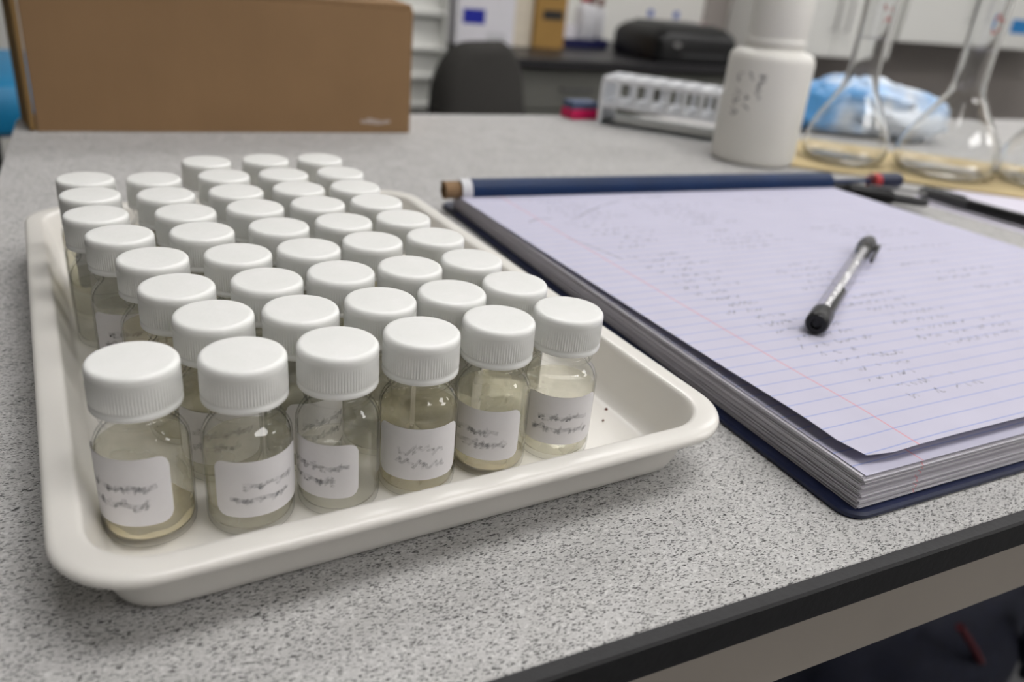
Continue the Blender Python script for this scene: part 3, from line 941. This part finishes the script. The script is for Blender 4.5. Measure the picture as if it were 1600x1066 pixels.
# ------------------------------------------------------------------ sheet, ruler and pens on the right
sh = obj('paper_sheet', sheet(-10.5, 10.5, -14.8, 14.8, lambda x, y: 0.03 + 0.015 * math.sin(x * .3), 0.02, 8, 8), M['blank_paper'], None, True, (65.2, 26.6, 0.01), 8)
tag(sh, 'white sheet of paper lying right of the ruled pad', 'paper')
ru = empty('ruler', 46.6, 12.5, 0.0, 3)
tag(ru, 'clear plastic ruler lying beside the right edge of the pad', 'ruler')
obj('blade', slab(2.0, 13.2, 0, 0.25, 0.2, 0.05, 2.0, 13.2), M['clear'], ru)
obj('graduations', join(*[box(0.1, 0.1 + (0.9 if k % 5 == 0 else 0.5), 0.4 + k * 0.5, 0.44 + k * 0.5, 0.251, 0.256) for k in range(52)]), M['black_print'], ru)
p2 = empty('felt_pen', 54.0, 39.4, 0.56, -80)
tag(p2, 'slim black pen lying on the white sheet right of the pad', 'pen')
obj('barrel', along_x([(0, 3.6), (0.40, 3.6), (0.42, 3.9), (0.42, 13.0), (0.35, 13.5), (0, 13.5)], 20), M['black_plastic'], p2, 40)
obj('cap', along_x([(0, 0), (0.3, 0), (0.38, .3), (0.44, 3.7), (0, 3.7)], 20), M['grey_plastic'], p2, 40)
obj('clip', box(0.2, 3.4, -0.08, 0.08, 0.44, 0.54, 0.02), M['grey_plastic'], p2)
p3 = empty('marker_pen', 45.9, 41.4, 0.6, -42)
tag(p3, 'black marker pen with silver clip under the end of the blue roll', 'pen')
obj('barrel', along_x([(0, 0), (0.55, 0), (0.58, .2), (0.58, 4.6), (0.4, 5.0), (0, 5.0)], 20), M['black_plastic'], p3, 40)
obj('tip', along_x([(0, 5.0), (0.34, 5.0), (0.3, 7.0), (0.2, 7.3), (0, 7.3)], 20), M['grey_plastic'], p3, 40)
obj('clip', box(3.2, 7.0, -0.18, 0.18, 0.55, 0.72, 0.05), M['silver'], p3)

# ------------------------------------------------------------------ dark bag under the bench
ub = empty('backpack', 101, 53, -ZB, 14)
tag(ub, 'dark navy fabric bag with red piping under the bench', 'bag')
V, F = lump(33, 13, 22, 9.1, amp=0.12)
obj('bag_body', (V, F), M['bag'], ub, True)
obj('piping', tube([(-21 + 1.6 * k, -11.6 + 0.04 * (k - 9) ** 2 * 0.5, 38 - 1.6 * k) for k in range(10)], 0.5, 8), M['bag_red'], ub, True)
obj('strap', tube([(-4 + 2.0 * k, -13.6, 34 - 2.6 * k + 1.5 * math.sin(k)) for k in range(10)], 0.9, 8), M['bag'], ub, True)

# ------------------------------------------------------------------ chair between the benches
ch = empty('office_chair', 92, 200, -ZB, 206)
tag(ch, 'charcoal upholstered office chair with rounded back behind the bench', 'chair')
def cushion(w, h, th, curve, taper=0.85):
    rings = []
    for k, (s, t) in enumerate(((0.86, -th / 2), (0.96, -th * .38), (1, -th * .1), (1, th * .15), (0.95, th * .4), (0.84, th / 2))):
        pts = []
        for x, z in rrect(w / 2 * s, h / 2 * s, min(w, h) * 0.30 * s, 8):
            xx = x * (1 - (1 - taper) * max(0, z / h + .5))
            pts.append((xx, t - curve * (xx / w * 2) ** 2, z))
        rings.append(pts)
    return loft(rings)
obj('backrest', move(cushion(42, 46, 8, 4, 0.7), 0, 0, 61.5, 8), M['chair_fabric'], ch, 60)
obj('seat', move(cushion(46, 44, 8, 0, 1.0), 0, -24, 44, 90), M['chair_fabric'], ch, 60)
obj('back_bar', tube([(0, 5, 56), (0, 7, 48), (0, 4, 40), (0, -10, 38)], 2.0, 10), M['black_plastic'], ch, True)
obj('gas_column', tube([(0, -24, 8), (0, -24, 40)], 2.6, 14), M['black_plastic'], ch, True)
for k in range(5):
    a = 2 * math.pi * k / 5
    lg = obj('base_leg', tube([(0, -24, 9), (28 * math.cos(a), -24 + 28 * math.sin(a), 6)], [2.4, 1.6], 10), M['black_plastic'], ch, True)
    obj('castor', tube([(28 * math.cos(a) - 1.5, -24 + 28 * math.sin(a), 2.6), (28 * math.cos(a) + 1.5, -24 + 28 * math.sin(a), 2.6)], 2.6, 14), M['black_plastic'], lg, True)

# blue lab stool on the left
st = empty('lab_stool', -18, 150, -ZB)
tag(st, 'lab stool with blue vinyl seat left of the cardboard box', 'stool')
obj('seat', lathe([(0, 74.5), (17, 74.5), (19, 75.5), (19.6, 77.5), (19.5, 80), (18.6, 81.6), (16, 82.4), (0, 82.6)], 48), M['blue_vinyl'], st, 40)
obj('column', lathe([(0, 6), (2.6, 6), (2.6, 74.5), (0, 74.5)], 20), M['black_plastic'], st, 40)
obj('foot_ring', tube([(18 * math.cos(2 * math.pi * k / 32), 18 * math.sin(2 * math.pi * k / 32), 30) for k in range(33)], 1.1, 8), M['black_plastic'], st, True)
for k in range(5):
    a = 2 * math.pi * k / 5 + .3
    obj('base_leg', tube([(0, 0, 8), (24 * math.cos(a), 24 * math.sin(a), 1.8)], [2.4, 1.8], 10), M['black_plastic'], st, True)
    obj('ring_spoke', tube([(0, 0, 32), (18 * math.cos(a), 18 * math.sin(a), 30)], 0.8, 8), M['black_plastic'], st, True)

# ------------------------------------------------------------------ far desk and what stands on it
DZ = -15.0
dk = empty('far_desk', 115, 252, -ZB)
tag(dk, 'black topped desk with grey drawers along the far wall', 'desk')
obj('desk_top', box(0, 139, -1, 78, ZB + DZ - 3, ZB + DZ, 0.3), M['desk_black'], dk)
for k in range(2):
    x = 1 + k * 69
    dr = obj('cabinet_body', box(x, x + 69, 3, 74, 8, ZB + DZ - 3.1), M['desk_grey'], dk)
    for z0, z1 in ((8.6, 26), (27, 44), (45, 57), (58, ZB + DZ - 5)):
        d = obj('drawer_front', box(x + 1, x + 68, 1.4, 3, z0, z1, 0.2), M['desk_grey'], dr)
        pass
    for z0 in (20, 38, 51.5, 65):
        obj('handle', tube([(x + 28, 1.4, z0), (x + 28, 0, z0), (x + 41, 0, z0), (x + 41, 1.4, z0)], 0.4, 8), M['dark_metal'], dr)
obj('plinth', box(2, 137, 8, 70, 0, 8), M['black_plastic'], dk)

pr = empty('printer', 183, 253.5, DZ)
pr.scale = (0.87, 1, 1.05)
tag(pr, 'black desktop printer with silver emblem on the far desk', 'printer')
rings = []
for d, z in ((0.8, 0), (0, 0.8), (0, 7.5), (1.0, 9.5), (3.5, 11.4), (6.0, 12.0)):
    rings.append([(x + 21.5, y + 17, z) for x, y in rrect(21.5 - d, 17 - d, 4.5, 6)])
obj('housing', loft(rings), M['black_plastic'], pr, 30)
obj('lid', slab(15, 10, 11.9, 12.5, 2, 0.2, 21.5, 18), M['grey_plastic'], pr, 30)
obj('paper_slot', box(12, 36, -0.15, 0.1, 2.2, 3.4), M['grey_plastic'], pr)
obj('emblem', [(x * 1.9, -0.02, z) for x, y, z in lathe([(0, 0), (1, 0), (1, .2), (0, .2)], 20)[0]] and
    ([(9.0 + x * 1.9, -0.1 - z, 6.2 + y * .9) for x, y, z in lathe([(0, 0), (1, 0), (1, .2), (0, .2)], 24)[0]], lathe([(0, 0), (1, 0), (1, .2), (0, .2)], 24)[1]), M['silver'], pr)

def carton(name, u, v, w, d, h, mat, label, prints=(), rz=0, lid=None):
    t = empty(name, u, v, DZ, rz)
    tag(t, label, 'box')
    obj('carton_body', box(0, w, 0, d, 0, h, 0.25), mat, t)
    obj('lid_flap', box(0.2, w - 0.2, 0.2, d - 0.2, h, h + 0.35, 0.05), lid or mat, t)
    obj('lid_seam', box(w * .1, w * .9, d / 2 - .2, d / 2 + .2, h + 0.35, h + 0.42), M['tape_mark'], t)
    for (x0, x1, z0, z1, m) in prints:
        obj('printed_label', box(x0, x1, -0.08, 0.02, z0, z1), m, t)
    return t
carton('white_box', 116, 284, 23, 16, 26, M['white_card'], 'white box with royal blue printed label on the far desk', ((2.4, 11.0, 7.2, 12.2, M['blue_print']), (12, 20, 1, 4.5, M['milky'])))
carton('cream_box', 139.5, 286, 8, 15, 28, M['cream'], 'tall cream box between the blue labelled and brown boxes')
carton('brown_box', 147.5, 284, 13, 14, 24, M['kraft'], 'ochre brown box with black printed label on the far desk', ((3, 11.5, 10.2, 13.6, M['black_print']), (4, 9, 18, 20.5, M['black_print'])))
nt = obj('storage_tray', loft([[(x, y, z) for x, y in rrect(14 - d, 9 - d, 1.5, 4)] for d, z in ((.6, 0), (0, .2), (-.4, 3.4), (0, 3.4), (.6, .6))]), M['navy_tray'], None, False, (172, 301, DZ))
tag(nt, 'navy plastic tray of bottles on the far desk', 'tray')
t = empty('card_box', 161.5, 294, DZ + 0.62)
tag(t, 'small white card box in the navy tray', 'box')
obj('carton_body', box(0, 9.5, 0, 7, 0, 7.4, .15), M['white_card'], t)
obj('lid_flap', box(-.1, 9.6, -.1, 7.1, 6.2, 7.6, .1), M['white_card'], t)
def bottle(u, v, r, h, body, cap, label, z=DZ, group='small bottles on the far desk'):
    t = empty('plastic_bottle', u, v, z)
    tag(t, label, 'bottle', group)
    obj('body', lathe([(0, 0), (r * .92, 0), (r, r * .1), (r, h * .62), (r * .85, h * .72), (r * .42, h * .8), (r * .42, h * .84), (0, h * .84)], 24), body, t, 40)
    obj('cap', lathe([(0, h * .82), (r * .55, h * .82), (r * .55, h * .98), (r * .48, h), (0, h)], 24), cap, t, 40)
bottle(176.0, 298, 3.2, 20, M['milky'], M['red'], 'milky bottle with red cap in the navy tray', DZ + .62)
bottle(182.0, 302, 2.6, 19, M['milky'], M['brown_cap'], 'milky bottle with brown cap beside the printer', DZ + .62)
bottle(167, 316, 2.8, 15, M['amber'], M['amber'], 'amber bottle behind the white card box')
bottle(196, 318, 2.4, 18, M['milky'], M['brown_cap'], 'pale bottle with brown cap by the wall behind the printer')
bottle(222, 318, 2.4, 15, M['milky'], M['blue_cap'], 'left blue-capped bottle by the wall behind the printer')
bottle(236, 318, 2.4, 15, M['milky'], M['blue_cap'], 'right blue-capped bottle by the wall behind the printer')
bottle(246, 312, 3.4, 11, M['rose'], M['rose'], 'rose pink bottle right of the black printer')

# shelf things left of the blue labelled box
t = empty('shelf_unit', 91, 287, -ZB)
tag(t, 'pale grey shelf unit seen right of the cardboard box', 'shelf')
for x in (0, 22):
    obj('side_panel', box(x, x + 1.2, 0, 28, 0, 130, .1), M['cab_white'], t)
for z in (20, 52, 62, 72, 84, 96, 110):
    obj('shelf_board', box(1.2, 22, 0.5, 28, z, z + 1.2, .1), M['cab_white'], t)
obj('rear_panel', box(1.2, 22, 5, 6, 0, 130), M['cab_white'], t)

# wall cabinets on the right
def cabinet(u, w, zb, h, label, n=2, sign=None):
    t = empty('wall_cabinet', u, V1 - 34, zb)
    tag(t, label, 'cabinet', 'white wall cabinets')
    obj('carcass', box(0, w, 2, 32.4, 0, h, .2), M['cab_white'], t)
    for k in range(n):
        d = obj('door', box(k * w / n + .3, (k + 1) * w / n - .3, 0, 2, .2, h - .3, .25), M['cab_white'], t)
        hx_ = (k + 1) * w / n - 4 if k % 2 == 0 else k * w / n + 4
        obj('handle', tube([(hx_, 0, 12), (hx_, -2.5, 12), (hx_, -2.5, 26), (hx_, 0, 26)], .5, 8), M['silver'], d)
    if sign:
        obj('sign', box(sign[0], sign[1], -.1, 0.02, sign[2], sign[3], .02), M['cyan_print'], t)['label'] = 'bright blue sign'
    return t
cabinet(276, 78, -14.0, 70, 'left white wall cabinet with the lower bottom edge')
cabinet(358, 150, -5.0, 62, 'wide white wall cabinet with a bright blue sign', 3, (82, 98, 8, 15))
